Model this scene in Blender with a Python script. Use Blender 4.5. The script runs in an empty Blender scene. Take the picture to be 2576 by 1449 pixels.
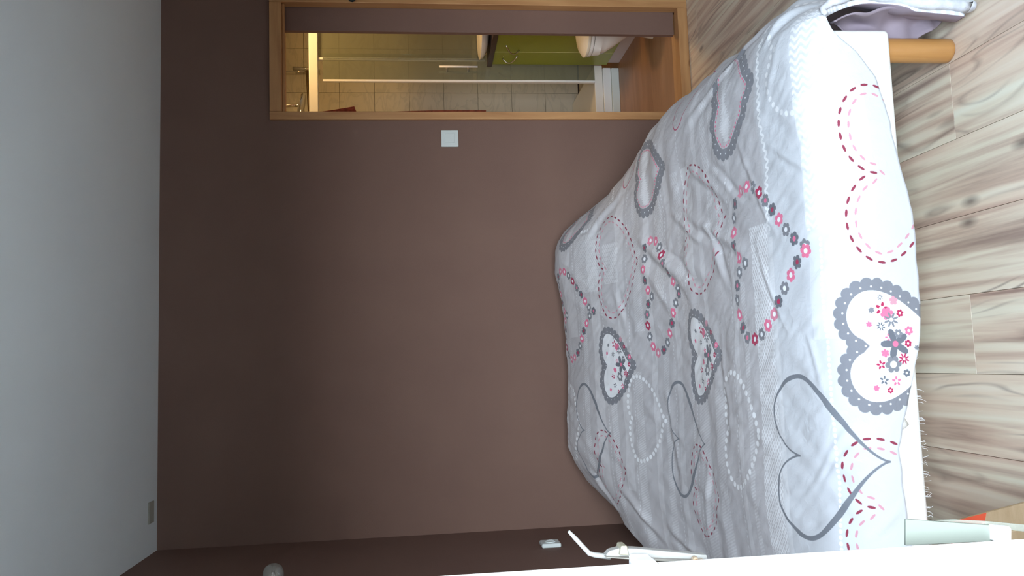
import bpy, bmesh, math, random
import numpy as np
from mathutils import Vector, Matrix
random.seed(7); rng = np.random.default_rng(7)
C = bpy.context.scene.collection
SC = bpy.context.scene

# ------------------------------------------------------------------ camera, sky, daylight, exposure
YAW, PITCH, ROLL, FPX, CD, CH = 0.0946847, 0.1093250, 0.0238789, 1988.39, 3.65987, 1.31851
def cam_axes():
    cy, sy, cp, sp = math.cos(YAW), math.sin(YAW), math.cos(PITCH), math.sin(PITCH)
    f = Vector((sy*cp, cy*cp, -sp)); r = Vector((cy, -sy, 0)); d = f.cross(r)
    cr, sr = math.cos(ROLL), math.sin(ROLL)
    return r*cr + d*sr, d*cr - r*sr, f
R_, D_, F_ = cam_axes()
cam = bpy.data.cameras.new('camera'); co = bpy.data.objects.new('camera', cam); C.objects.link(co)
cam.sensor_fit = 'HORIZONTAL'; cam.sensor_width = 36; cam.lens = FPX/2576*36; cam.clip_start = .02
M = Matrix.Identity(4)                       # the phone was held on its side: image right = down in the room
for i in range(3):
    M[i][0] = D_[i]; M[i][1] = R_[i]; M[i][2] = -F_[i]
M.translation = Vector((0, -CD, CH)); co.matrix_world = M
SC.camera = co
SC.view_settings.view_transform = 'Standard'; SC.view_settings.look = 'None'
SC.view_settings.gamma = 1; SC.view_settings.use_curve_mapping = False
SC.view_settings.exposure = 0.28

SKY, GROUND = 21.0, .6
w = bpy.data.worlds.new('sky'); SC.world = w; w.use_nodes = True
nt = w.node_tree; nt.nodes.clear()
tc = nt.nodes.new('ShaderNodeTexCoord'); sx = nt.nodes.new('ShaderNodeSeparateXYZ')
mr = nt.nodes.new('ShaderNodeMapRange'); mr.inputs[1].default_value = -.5; mr.inputs[2].default_value = .5
rp = nt.nodes.new('ShaderNodeValToRGB'); rp.color_ramp.interpolation = 'LINEAR'
rp.color_ramp.elements[0].color = (GROUND*.95/10, GROUND*1.0/10, GROUND*.93/10, 1)
rp.color_ramp.elements[0].position = .485
rp.color_ramp.elements[1].position = .53; rp.color_ramp.elements[1].color = (SKY*.96/10, SKY*.99/10, SKY*1.04/10, 1)
k_ = rp.color_ramp.elements.new(.68); k_.color = (SKY*.82/10, SKY*.89/10, SKY*.97/10, 1)
k_ = rp.color_ramp.elements.new(1.0); k_.color = (SKY*.62/10, SKY*.74/10, SKY*.88/10, 1)
bg = nt.nodes.new('ShaderNodeBackground'); bg.inputs[1].default_value = 10
wo = nt.nodes.new('ShaderNodeOutputWorld')
nt.links.new(tc.outputs['Generated'], sx.inputs[0]); nt.links.new(sx.outputs[2], mr.inputs[0])
nt.links.new(mr.outputs[0], rp.inputs[0]); nt.links.new(rp.outputs[0], bg.inputs[0]); nt.links.new(bg.outputs[0], wo.inputs[0])

WIN = dict(x0=-.69, x1=.80, z0=.75, z1=2.00, y=-3.80)     # window the photo was taken from
pl = bpy.data.lights.new('window_portal', 'AREA'); pl.shape = 'RECTANGLE'
pl.size = WIN['x1']-WIN['x0']; pl.size_y = WIN['z1']-WIN['z0']; pl.cycles.is_portal = True
po = bpy.data.objects.new('window_portal', pl); C.objects.link(po)
po.location = ((WIN['x0']+WIN['x1'])/2, WIN['y']-.02, (WIN['z0']+WIN['z1'])/2); po.rotation_euler = (math.radians(90), 0, 0)
bl = bpy.data.lights.new('bathroom_light', 'AREA'); bl.shape = 'DISK'; bl.size = .28
bl.energy = 10; bl.color = (1.0, .60, .22)
bo = bpy.data.objects.new('bathroom_light', bl); C.objects.link(bo); bo.location = (2.1, .75, 2.40)

# ------------------------------------------------------------------ materials
def srgb(r, g, b):
    f = lambda c: (c/255/12.92) if c/255 <= .04045 else ((c/255+.055)/1.055)**2.4
    return (f(r), f(g), f(b), 1)
def mat(name, col, rough=.6, metal=0, **kw):
    m = bpy.data.materials.new(name); m.use_nodes = True
    n = m.node_tree; b = n.nodes['Principled BSDF']
    b.inputs['Base Color'].default_value = col if len(col) == 4 else (*col, 1)
    b.inputs['Roughness'].default_value = rough; b.inputs['Metallic'].default_value = metal
    for k, v in kw.items(): b.inputs[k.replace('_', ' ')].default_value = v
    return m
def noise_mat(name, c1, c2, scale=(20, 20, 20), nscale=1, rough=.6, bump=0, detail=4, bscale=200, lo=.35, hi=.65, metal=0, **kw):
    m = mat(name, c1, rough, metal, **kw); n = m.node_tree; L = n.links; b = n.nodes['Principled BSDF']
    t = n.nodes.new('ShaderNodeTexCoord'); mp = n.nodes.new('ShaderNodeMapping'); mp.inputs['Scale'].default_value = scale
    nz = n.nodes.new('ShaderNodeTexNoise'); nz.inputs['Scale'].default_value = nscale; nz.inputs['Detail'].default_value = detail
    cr = n.nodes.new('ShaderNodeValToRGB'); cr.color_ramp.elements[0].position = lo; cr.color_ramp.elements[1].position = hi
    cr.color_ramp.elements[0].color = (*c1[:3], 1); cr.color_ramp.elements[1].color = (*c2[:3], 1)
    L.new(t.outputs['Object'], mp.inputs[0]); L.new(mp.outputs[0], nz.inputs[0]); L.new(nz.outputs[0], cr.inputs[0]); L.new(cr.outputs[0], b.inputs['Base Color'])
    if bump:
        n2 = n.nodes.new('ShaderNodeTexNoise'); n2.inputs['Scale'].default_value = bscale; n2.inputs['Detail'].default_value = 3
        bp = n.nodes.new('ShaderNodeBump'); bp.inputs['Strength'].default_value = bump; bp.inputs['Distance'].default_value = .002
        L.new(t.outputs['Object'], n2.inputs[0]); L.new(n2.outputs[0], bp.inputs['Height']); L.new(bp.outputs[0], b.inputs['Normal'])
    return m

WALLC = srgb(121, 95, 83)
M_wall = noise_mat('brown_wall_paint', WALLC, srgb(117, 91, 80), (3, 3, 3), 1, .75, .25, bscale=260)
M_ceil = noise_mat('pale_ceiling_paint', srgb(236, 244, 244), srgb(232, 240, 241), (2, 2, 2), 1, .9, .15, bscale=150)
M_white = mat('white_paint', srgb(235, 238, 238), .5)
M_plas = mat('white_plastic', srgb(215, 226, 224), .35)
M_pvc = mat('white_window_profile', srgb(240, 242, 242), .35)
M_shade = mat('shade_toned_plastic', srgb(126, 134, 124), .8)  # white sash parts in shade: the shade is painted into this colour
M_chrome = mat('chrome', (.8, .8, .8, 1), .12, 1)
M_dark = mat('dark_brown_laminate', srgb(62, 45, 40), .4)
M_ceram = mat('white_ceramic', srgb(238, 236, 230), .12)
M_green = noise_mat('green_lacquer', srgb(150, 160, 40), srgb(142, 152, 36), (3, 3, 3), 1, .35)
M_beige = mat('beige_panel', srgb(205, 190, 160), .5)
M_joint = mat('dark_joint', srgb(60, 45, 40), .8)
M_towel = noise_mat('rust_towel', srgb(150, 70, 45), srgb(110, 45, 30), (60, 60, 60), 1, .95, .5)
M_grout = mat('tile_grout', srgb(150, 145, 128), .9)
M_steel = mat('brushed_metal', (.62, .62, .60, 1), .35, 1)
M_rust = noise_mat('rusty_rivet', srgb(165, 130, 90), srgb(200, 195, 180), (200, 200, 200), 1, .5, metal=.5)
M_matt = noise_mat('white_mattress_fabric', srgb(238, 238, 232), srgb(232, 231, 224), (30, 30, 30), 1, .95, .4, bscale=500)
M_fuzz = mat('white_thread', srgb(240, 240, 238), .9)
M_lining = noise_mat('mauve_lining', srgb(152, 140, 149), srgb(142, 130, 140), (12, 12, 12), 1, .9)
M_card = noise_mat('kraft_cardboard', srgb(200, 172, 135), srgb(188, 160, 122), (15, 60, 60), 1, .85, .3)
M_orange = mat('orange_print', srgb(240, 95, 60), .6)
M_teal = mat('dark_teal', srgb(30, 52, 56), .4)
M_tape = mat('brown_tape', srgb(212, 188, 148), .3)

def wood(name, base, dark, axis='Z', rough=.45, knots=True, stretch=14, k=1.0):
    """pine: long grain along an axis, with knots"""
    m = mat(name, base, rough); n = m.node_tree; L = n.links; b = n.nodes['Principled BSDF']
    t = n.nodes.new('ShaderNodeTexCoord'); mp = n.nodes.new('ShaderNodeMapping')
    s = [stretch*k]*3; s['XYZ'.index(axis)] = 1.2*k; mp.inputs['Scale'].default_value = s
    oi = n.nodes.new('ShaderNodeObjectInfo'); va = n.nodes.new('ShaderNodeVectorMath'); va.operation = 'MULTIPLY_ADD'
    va.inputs[1].default_value = (1, 1, 1)
    cm = n.nodes.new('ShaderNodeCombineXYZ')
    ml = n.nodes.new('ShaderNodeMath'); ml.operation = 'MULTIPLY'; ml.inputs[1].default_value = 37
    L.new(oi.outputs['Random'], ml.inputs[0]); [L.new(ml.outputs[0], cm.inputs[i]) for i in range(3)]
    L.new(t.outputs['Object'], va.inputs[0]); L.new(cm.outputs[0], va.inputs[2]); L.new(va.outputs[0], mp.inputs[0])
    nz = n.nodes.new('ShaderNodeTexNoise'); nz.inputs['Scale'].default_value = 2.2; nz.inputs['Detail'].default_value = 6; nz.inputs['Distortion'].default_value = .6
    cr = n.nodes.new('ShaderNodeValToRGB'); cr.color_ramp.elements[0].position = .3; cr.color_ramp.elements[1].position = .62
    cr.color_ramp.elements[0].color = (*dark[:3], 1); cr.color_ramp.elements[1].color = (*base[:3], 1)
    L.new(mp.outputs[0], nz.inputs[0]); L.new(nz.outputs[0], cr.inputs[0])
    out = cr.outputs[0]
    if knots:
        m2 = n.nodes.new('ShaderNodeMapping'); s2 = [7.0]*3; s2['XYZ'.index(axis)] = 3.2; m2.inputs['Scale'].default_value = s2
        vo = n.nodes.new('ShaderNodeTexVoronoi'); vo.inputs['Scale'].default_value = 1.3
        L.new(va.outputs[0], m2.inputs[0]); L.new(m2.outputs[0], vo.inputs[0])
        mr = n.nodes.new('ShaderNodeMapRange'); mr.inputs[1].default_value = .05; mr.inputs[2].default_value = .11; mr.inputs[3].default_value = .75; mr.inputs[4].default_value = 0
        L.new(vo.outputs['Distance'], mr.inputs[0])
        mx = n.nodes.new('ShaderNodeMix'); mx.data_type = 'RGBA'; mx.inputs[7].default_value = (dark[0]*.45, dark[1]*.4, dark[2]*.4, 1)
        L.new(mr.outputs[0], mx.inputs[0]); L.new(out, mx.inputs[6]); out = mx.outputs[2]
    L.new(out, b.inputs['Base Color']); return m
M_pineV = wood('pine_frame_upright', srgb(196, 150, 100), srgb(174, 126, 80), 'Z')
M_pineH = wood('pine_frame_level', srgb(196, 150, 100), srgb(174, 126, 80), 'X')
M_leg = wood('varnished_beech', srgb(190, 140, 82), srgb(176, 124, 68), 'Z', .3, knots=False)
M_bathfloor = wood('orange_brown_floor', srgb(160, 118, 84), srgb(142, 102, 70), 'X', .4, knots=False, stretch=8)

def floor_mat():
    """pale limed laminate: long soft grain, cathedral rings and knots, different on every plank"""
    m = mat('pale_laminate', (.5, .45, .4, 1), .38); n = m.node_tree; L = n.links; b = n.nodes['Principled BSDF']
    N = n.nodes.new
    t = N('ShaderNodeTexCoord'); oi = N('ShaderNodeObjectInfo'); cm = N('ShaderNodeCombineXYZ')
    m1 = N('ShaderNodeMath'); m1.operation = 'MULTIPLY'; m1.inputs[1].default_value = 53.7
    L.new(oi.outputs['Random'], m1.inputs[0]); L.new(m1.outputs[0], cm.inputs[0]); L.new(m1.outputs[0], cm.inputs[1])
    ad = N('ShaderNodeVectorMath'); ad.operation = 'ADD'; L.new(t.outputs['Object'], ad.inputs[0]); L.new(cm.outputs[0], ad.inputs[1])
    # warp field for rings
    mpw = N('ShaderNodeMapping'); mpw.inputs['Scale'].default_value = (6.5, 1.05, 1); L.new(ad.outputs[0], mpw.inputs[0])
    nw = N('ShaderNodeTexNoise'); nw.inputs['Scale'].default_value = 1.0; nw.inputs['Detail'].default_value = 2.0; nw.inputs['Roughness'].default_value = .45; L.new(mpw.outputs[0], nw.inputs[0])
    mu = N('ShaderNodeMath'); mu.operation = 'MULTIPLY'; mu.inputs[1].default_value = 15.0; L.new(nw.outputs[0], mu.inputs[0])
    fr = N('ShaderNodeMath'); fr.operation = 'PINGPONG'; fr.inputs[1].default_value = .5; L.new(mu.outputs[0], fr.inputs[0])
    ring = N('ShaderNodeMapRange'); ring.inputs[1].default_value = .0; ring.inputs[2].default_value = .20; ring.inputs[3].default_value = 1; ring.inputs[4].default_value = 0
    L.new(fr.outputs[0], ring.inputs[0])
    # ring strength mask
    mpm = N('ShaderNodeMapping'); mpm.inputs['Scale'].default_value = (8, 1.3, 1); mpm.inputs['Location'].default_value = (4, 7, 0); L.new(ad.outputs[0], mpm.inputs[0])
    nm = N('ShaderNodeTexNoise'); nm.inputs['Scale'].default_value = 1.2; nm.inputs['Detail'].default_value = 2; L.new(mpm.outputs[0], nm.inputs[0])
    ms = N('ShaderNodeMapRange'); ms.inputs[1].default_value = .50; ms.inputs[2].default_value = .66; L.new(nm.outputs[0], ms.inputs[0])
    rm = N('ShaderNodeMath'); rm.operation = 'MULTIPLY'; L.new(ring.outputs[0], rm.inputs[0]); L.new(ms.outputs[0], rm.inputs[1])
    rm2 = N('ShaderNodeMath'); rm2.operation = 'MULTIPLY'; rm2.inputs[1].default_value = .70; L.new(rm.outputs[0], rm2.inputs[0])
    # long fine grain
    mpg = N('ShaderNodeMapping'); mpg.inputs['Scale'].default_value = (30, 1.1, 1); L.new(ad.outputs[0], mpg.inputs[0])
    ng = N('ShaderNodeTexNoise'); ng.inputs['Scale'].default_value = 1.0; ng.inputs['Detail'].default_value = 6; ng.inputs['Distortion'].default_value = .35; L.new(mpg.outputs[0], ng.inputs[0])
    cr = N('ShaderNodeValToRGB'); e = cr.color_ramp.elements
    e[0].position = .30; e[0].color = srgb(170, 148, 138); e[1].position = .72; e[1].color = srgb(246, 242, 228)
    k = cr.color_ramp.elements.new(.42); k.color = srgb(214, 194, 178); k = cr.color_ramp.elements.new(.55); k.color = srgb(238, 228, 210)
    L.new(ng.outputs[0], cr.inputs[0])
    # broad tone: grey green to rose
    mpt = N('ShaderNodeMapping'); mpt.inputs['Scale'].default_value = (11, .7, 1); mpt.inputs['Location'].default_value = (9, 2, 0); L.new(ad.outputs[0], mpt.inputs[0])
    nt_ = N('ShaderNodeTexNoise'); nt_.inputs['Scale'].default_value = 1.0; nt_.inputs['Detail'].default_value = 3; L.new(mpt.outputs[0], nt_.inputs[0])
    c2 = N('ShaderNodeValToRGB'); c2.color_ramp.elements[0].position = .32; c2.color_ramp.elements[0].color = srgb(236, 212, 200)
    c2.color_ramp.elements[1].position = .66; c2.color_ramp.elements[1].color = srgb(236, 240, 230); L.new(nt_.outputs[0], c2.inputs[0])
    mx = N('ShaderNodeMix'); mx.data_type = 'RGBA'; mx.blend_type = 'MULTIPLY'; mx.inputs[0].default_value = .6
    L.new(cr.outputs[0], mx.inputs[6]); L.new(c2.outputs[0], mx.inputs[7])
    # strip joint tint inside a plank (two strips per plank)
    m3 = N('ShaderNodeMix'); m3.data_type = 'RGBA'; m3.inputs[7].default_value = srgb(112, 92, 84)
    L.new(rm2.outputs[0], m3.inputs[0]); L.new(mx.outputs[2], m3.inputs[6])
    # knots
    mpk = N('ShaderNodeMapping'); mpk.inputs['Scale'].default_value = (4.0, 1.7, 1); L.new(ad.outputs[0], mpk.inputs[0])
    vo = N('ShaderNodeTexVoronoi'); vo.inputs['Scale'].default_value = 1; vo.voronoi_dimensions = '2D'; L.new(mpk.outputs[0], vo.inputs[0])
    kn = N('ShaderNodeMapRange'); kn.inputs[1].default_value = .01; kn.inputs[2].default_value = .07; kn.inputs[3].default_value = .7; kn.inputs[4].default_value = 0; L.new(vo.outputs['Distance'], kn.inputs[0])
    m4 = N('ShaderNodeMix'); m4.data_type = 'RGBA'; m4.inputs[7].default_value = srgb(84, 70, 68)
    L.new(kn.outputs[0], m4.inputs[0]); L.new(m3.outputs[2], m4.inputs[6]); L.new(m4.outputs[2], b.inputs['Base Color'])
    bp = N('ShaderNodeBump'); bp.inputs['Strength'].default_value = .12; bp.inputs['Distance'].default_value = .001
    L.new(ng.outputs[0], bp.inputs['Height']); L.new(bp.outputs[0], b.inputs['Normal'])
    return m
M_floor = floor_mat()

def marble_mat():
    m = mat('marbled_tile', (.6, .58, .5, 1), .25); n = m.node_tree; L = n.links; b = n.nodes['Principled BSDF']; N = n.nodes.new
    t = N('ShaderNodeTexCoord'); oi = N('ShaderNodeObjectInfo'); cm = N('ShaderNodeCombineXYZ'); m1 = N('ShaderNodeMath'); m1.operation = 'MULTIPLY'; m1.inputs[1].default_value = 31
    L.new(oi.outputs['Random'], m1.inputs[0]); L.new(m1.outputs[0], cm.inputs[0]); L.new(m1.outputs[0], cm.inputs[2])
    ad = N('ShaderNodeVectorMath'); ad.operation = 'ADD'; L.new(t.outputs['Object'], ad.inputs[0]); L.new(cm.outputs[0], ad.inputs[1])
    mp = N('ShaderNodeMapping'); mp.inputs['Rotation'].default_value = (0, .6, 0); mp.inputs['Scale'].default_value = (2.2, 2.2, 6); L.new(ad.outputs[0], mp.inputs[0])
    nz = N('ShaderNodeTexNoise'); nz.inputs['Scale'].default_value = 1.4; nz.inputs['Detail'].default_value = 7; nz.inputs['Distortion'].default_value = 1.2; L.new(mp.outputs[0], nz.inputs[0])
    cr = N('ShaderNodeValToRGB'); e = cr.color_ramp.elements; e[0].position = .44; e[0].color = srgb(205, 200, 184); e[1].position = .52; e[1].color = srgb(206, 201, 186)
    k = cr.color_ramp.elements.new(.485); k.color = srgb(192, 189, 175); L.new(nz.outputs[0], cr.inputs[0]); L.new(cr.outputs[0], b.inputs['Base Color'])
    return m
M_tile = marble_mat()

def glass_mat(name, tint, alpha, rough=.05):
    m = bpy.data.materials.new(name); m.use_nodes = True; n = m.node_tree; n.nodes.clear(); N = n.nodes.new; L = n.links
    o = N('ShaderNodeOutputMaterial'); tr = N('ShaderNodeBsdfTransparent'); tr.inputs[0].default_value = (*tint, 1)
    gl = N('ShaderNodeBsdfGlossy'); gl.inputs['Roughness'].default_value = rough
    di = N('ShaderNodeBsdfDiffuse'); di.inputs[0].default_value = (tint[0]*.55, tint[1]*.55, tint[2]*.5, 1)
    mx = N('ShaderNodeMixShader'); mx.inputs[0].default_value = alpha; m2 = N('ShaderNodeMixShader'); m2.inputs[0].default_value = .06
    L.new(tr.outputs[0], mx.inputs[1]); L.new(di.outputs[0], mx.inputs[2]); L.new(mx.outputs[0], m2.inputs[1]); L.new(gl.outputs[0], m2.inputs[2]); L.new(m2.outputs[0], o.inputs[0])
    return m
M_glass = glass_mat('tinted_shower_glass', (.74, .78, .70), .22)
M_clear = glass_mat('clear_window_glass', (.97, .98, .98), .02)
M_film = glass_mat('frosted_plastic_fin', (.80, .84, .81), .35)
M_bulb = glass_mat('bulb_glass', (.80, .82, .82), .25, .04)

# ------------------------------------------------------------------ mesh helpers
def link(name, bm, m, parent=None, smooth=False, bevel=0, seg=2):
    me = bpy.data.meshes.new(name)
    bmesh.ops.recalc_face_normals(bm, faces=bm.faces[:]); bm.to_mesh(me); bm.free()
    for x in (m if isinstance(m, (list, tuple)) else [m]): me.materials.append(x)
    o = bpy.data.objects.new(name, me); C.objects.link(o)
    if parent: o.parent = parent
    if smooth:
        for p in me.polygons: p.use_smooth = True
    if bevel:
        b = o.modifiers.new('bevel', 'BEVEL'); b.width = bevel; b.segments = seg; b.limit_method = 'ANGLE'
        b.harden_normals = True
        for p in me.polygons: p.use_smooth = True
    return o
def add_box(bm, x0, x1, y0, y1, z0, z1, mi=0):
    v = [bm.verts.new((x, y, z)) for z in (z0, z1) for y in (y0, y1) for x in (x0, x1)]
    for f in ((0, 1, 3, 2), (4, 6, 7, 5), (0, 4, 5, 1), (2, 3, 7, 6), (0, 2, 6, 4), (1, 5, 7, 3)):
        bm.faces.new([v[i] for i in f]).material_index = mi
    return bm
def box(name, x0, x1, y0, y1, z0, z1, m, parent=None, bevel=.002, seg=2):
    return link(name, add_box(bmesh.new(), min(x0, x1), max(x0, x1), min(y0, y1), max(y0, y1), min(z0, z1), max(z0, z1)), m, parent, bevel=bevel, seg=seg)
def tube_bm(pts, rad, seg=12, bm=None, flat=1.0):
    bm = bm or bmesh.new(); pts = [Vector(p) for p in pts]
    rad = rad if isinstance(rad, (list, tuple)) else [rad]*len(pts)
    up = Vector((0, 0, 1)); rings = []
    for i, p in enumerate(pts):
        d = (pts[min(i+1, len(pts)-1)]-pts[max(i-1, 0)]).normalized()
        a = d.cross(up)
        if a.length < .1: a = d.cross(Vector((0, 1, 0)))
        a.normalize(); b = d.cross(a).normalized()
        rings.append([bm.verts.new(p+(a*math.cos(t)+b*math.sin(t)*flat)*rad[i]) for t in [2*math.pi*k/seg for k in range(seg)]])
    for r0, r1 in zip(rings, rings[1:]):
        for k in range(seg): bm.faces.new((r0[k], r0[(k+1) % seg], r1[(k+1) % seg], r1[k]))
    bm.faces.new(rings[0][::-1]); bm.faces.new(rings[-1]); return bm
def tube(name, pts, rad, m, parent=None, seg=12, flat=1.0):
    o = link(name, tube_bm(pts, rad, seg, flat=flat), m, parent, smooth=True); return o
def lathe(name, prof, m, parent=None, seg=32, loc=(0, 0, 0), axis='Z', sx=1, sy=1):
    """prof: (radius, height) pairs"""
    bm = bmesh.new(); rings = []
    for r, h in prof:
        ring = []
        for k in range(seg):
            a = 2*math.pi*k/seg; x, y, z = r*math.cos(a)*sx, r*math.sin(a)*sy, h
            if axis == 'X': x, y, z = z, x, y
            if axis == 'Y': x, y, z = x, z, y
            ring.append(bm.verts.new((x+loc[0], y+loc[1], z+loc[2])))
        rings.append(ring)
    for r0, r1 in zip(rings, rings[1:]):
        for k in range(seg): bm.faces.new((r0[k], r0[(k+1) % seg], r1[(k+1) % seg], r1[k]))
    bm.faces.new(rings[0][::-1]); bm.faces.new(rings[-1])
    o = link(name, bm, m, parent, smooth=True)
    e = o.modifiers.new('edge', 'EDGE_SPLIT'); e.split_angle = math.radians(50)
    return o
def thing(name, label, cat, loc=(0, 0, 0), group=None):
    o = bpy.data.objects.new(name, None); C.objects.link(o); o['label'] = label; o['category'] = cat
    o.empty_display_size = .05
    if group: o['group'] = group
    return o
def tag(o, label, cat, group=None):
    o['label'] = label; o['category'] = cat
    if group: o['group'] = group
    return o
def struct(o, label=None):
    o['kind'] = 'structure'
    if label: o['label'] = label
    return o
def group_node(name):
    o = bpy.data.objects.new(name, None); C.objects.link(o); o['kind'] = 'structure'; o.empty_display_size = .05; return o

# ------------------------------------------------------------------ room shell
XL, XR, YF, HC = -.756, 2.70, -3.80, 2.50
# doorway opening in the back wall and the pine box frame in it
OX0, OX1, OZ0, OZ1 = 1.190, 1.717, .050, 1.957
WT = .10
bm = bmesh.new()
add_box(bm, XL-.1, OX0-.02, 0, WT, 0, HC); add_box(bm, OX0-.02, OX1+.03, 0, WT, OZ1+.03, HC)
add_box(bm, OX1+.03, XR+.1, 0, .035, 0, HC)           # thin skin in front of the pocket for the sliding door
wb = struct(link('wall_back', bm, M_wall), 'dark brown painted wall behind the bed')
struct(box('wall_left', XL-.1, XL, YF-.2, 0, 0, HC, M_wall, bevel=0), 'dark brown painted wall left of the bed')
struct(box('wall_right', XR, XR+.1, YF-.2, .0, 0, HC, M_wall, bevel=0))
struct(box('ceiling', XL-.1, XR+.1, YF-.2, WT, HC, HC+.1, M_ceil, bevel=0), 'plain pale grey ceiling')
bm = bmesh.new(); W_ = WIN
add_box(bm, XL-.1, W_['x0'], YF-.2, YF, 0, HC); add_box(bm, W_['x1'], XR+.1, YF-.2, YF, 0, HC)
add_box(bm, W_['x0'], W_['x1'], YF-.2, YF, W_['z1'], HC); add_box(bm, W_['x0'], W_['x1'], YF-.2, YF, -.02, W_['z0'])
struct(link('wall_front', bm, M_wall))
struct(box('bounce_slab', XL-.6, XR+.6, YF-3.2, YF-.21, -.25, -.05, mat('bounce_slab_pale', srgb(214, 220, 222), .8), bevel=0))  # unseen slab added outside to bounce skylight up to the ceiling
# floor: slab and laminate planks running towards the back wall
fl = struct(box('floor', XL-.1, XR+.1, YF-.2, WT, -.06, -.012, M_joint, bevel=0), 'pale laminate floor with brown grain and knots')
PW, PLN = .1935, 1.285
protos = {}
def plank(x0, x1, y0, y1):
    k = (round(x1-x0, 3), round(y1-y0, 3))
    cx, cy = (x0+x1)/2, (y0+y1)/2
    if k not in protos:
        o = box('plank', -(x1-x0)/2+.0004, (x1-x0)/2-.0004, -(y1-y0)/2+.0004, (y1-y0)/2-.0004, -.012, 0, M_floor, fl, bevel=.0007, seg=1)
        protos[k] = o
    else:
        o = protos[k].copy(); C.objects.link(o); o.parent = fl
    o.location = (cx, cy, 0)
offs = [.20, .64, 1.00]
x = XL; r = 0
SEAMX = -.0655
x = SEAMX-4*PW
while x < XR:
    xa, xb = max(x, XL), min(x+PW, XR)
    y = YF-offs[r % 3]
    if xb-xa > .02:
        while y < -.0:
            ya, yb = max(y, YF), min(y+PLN, 0)
            if yb-ya > .02: plank(xa, xb, ya, yb)
            y += PLN
    x += PW; r += 1

# ------------------------------------------------------------------ doorway: pine frame, sliding door
fr = group_node('trim_1'); fr['label'] = 'knotty pine frame around the doorway to the bathroom'
def frame_board(name, *a): return box(name, *a, fr, bevel=.003)
frame_board('frame_upright', 1.152, 1.190, -.018, WT+.01, 0, 2.012, M_pineV)
frame_board('frame_upright', 1.717, 1.768, -.018, .040, 0, 2.012, M_pineV)
frame_board('frame_head', 1.1903, 1.7167, -.018, WT+.01, 1.957, 2.012, M_pineH)
frame_board('frame_sill', 1.1903, 1.7167, -.018, .040, 0, .049, M_pineH)
frame_board('frame_step', 1.1903, 1.7167, .041, WT+.01, -.05, .044, M_pineH)
frame_board('frame_liner', 1.1903, 1.7167, .002, .016, 1.945, 1.957, M_pineH)
dr = struct(box('door_1', 1.603, 2.45, .042, .070, .052, 1.956, M_wall, bevel=.002), 'brown sliding door pushed partly open')
knob = tag(lathe('hook_knob', [(.004, 0), (.004, .02), (.012, .025), (.0185, .033), (.0185, .045), (.012, .052), (.002, .054)], M_teal, seg=24, loc=(0, 0, 0), axis='Y'),
           'small round dark teal knob on the right upright of the pine frame', 'knob')
knob.location = (1.7225, -.0182, 1.628); knob.rotation_euler = (0, 0, math.pi)

# ------------------------------------------------------------------ bathroom shell
BX0, BX1, BY1, BZ = 1.16, 2.75, 2.00, .04
bf = struct(box('floor_bathroom', BX0, BX1, WT+.01, BY1, -.06, BZ-.008, M_joint, bevel=0), 'orange brown wooden floor of the bathroom')
for i in range(10):
    y0 = WT+.011+i*.19; y1 = min(y0+.1892, BY1)
    if y1 > y0: box('plank', BX0, BX1, y0, y1, BZ-.008, BZ, M_bathfloor, bf, bevel=.0006, seg=1)
M_bwall = noise_mat('cream_bathroom_paint', srgb(215, 205, 180), srgb(210, 199, 172), (3, 3, 3), 1, .8)
struct(box('wall_bathroom_left', BX0-.1, BX0, WT, BY1+.1, -.06, HC, M_bwall, bevel=0))
struct(box('wall_bathroom_right', BX1, BX1+.1, WT, BY1+.1, -.06, HC, M_bwall, bevel=0))
struct(box('ceiling_bathroom', BX0-.1, BX1+.1, WT, BY1+.1, HC, HC+.1, M_white, bevel=0))
wbb = struct(box('wall_bathroom_back', BX0-.1, BX1+.1, BY1, BY1+.1, -.06, HC, M_grout, bevel=0), 'marbled tile wall of the shower')
tp = None; TH, TW = .2505, .33
for i in range(-1, 6):
    for j in range(10):
        xx = 1.655+(i-1)*TW; zz = .148+j*TH
        if xx+TW < BX0+.02 or xx > BX1-.02: continue
        x0, x1 = max(xx, BX0), min(xx+TW, BX1); z1 = min(zz+TH, HC)
        if tp is None or abs((x1-x0)-TW) > .001 or z1-zz < TH-.001:
            o = box('tile', -(x1-x0)/2+.001, (x1-x0)/2-.001, -.008, 0, -(z1-zz)/2+.001, (z1-zz)/2-.001, M_tile, wbb, bevel=.0012, seg=1)
            if abs((x1-x0)-TW) < .001 and z1-zz >= TH-.001: tp = o
        else:
            o = tp.copy(); C.objects.link(o); o.parent = wbb
        o.location = ((x0+x1)/2, BY1, (zz+z1)/2)
box('trim_strip', BX0, BX1, BY1-.012, BY1, .0, .1365, M_beige, wbb)['label'] = 'beige strip below the tiles'
box('dark_joint', BX0, BX1, BY1-.004, BY1, .1368, .1475, M_joint, wbb, bevel=0)

# ------------------------------------------------------------------ shower
sh = thing('shower_enclosure', 'glass shower enclosure with a cream top rail and three step base beyond the doorway', 'shower')
YS = 1.19
box('base_step', 1.165, 1.875, YS, 1.98, BZ, .090, M_plas, sh, bevel=.004)
box('base_step', 1.165, 1.880, YS+.012, 1.98, .091, .143, M_white, sh, bevel=.004)
box('base_rim', 1.165, 1.900, YS+.022, 1.98, .144, .198, M_ceram, sh, bevel=.006)
box('top_rail', 1.20, 2.72, YS, YS+.04, 1.949, 2.004, M_pvc, sh, bevel=.004)
box('upright_bar', 1.778, 1.792, YS+.005, YS+.03, .199, 1.920, M_pvc, sh, bevel=.002)
box('upright_bar', 1.919, 1.935, YS+.012, YS+.036, .905, 1.948, M_pvc, sh, bevel=.002)
box('glass_pane', 1.792, 1.960, YS+.012, YS+.018, .199, 1.920, M_glass, sh, bevel=0)
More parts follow.
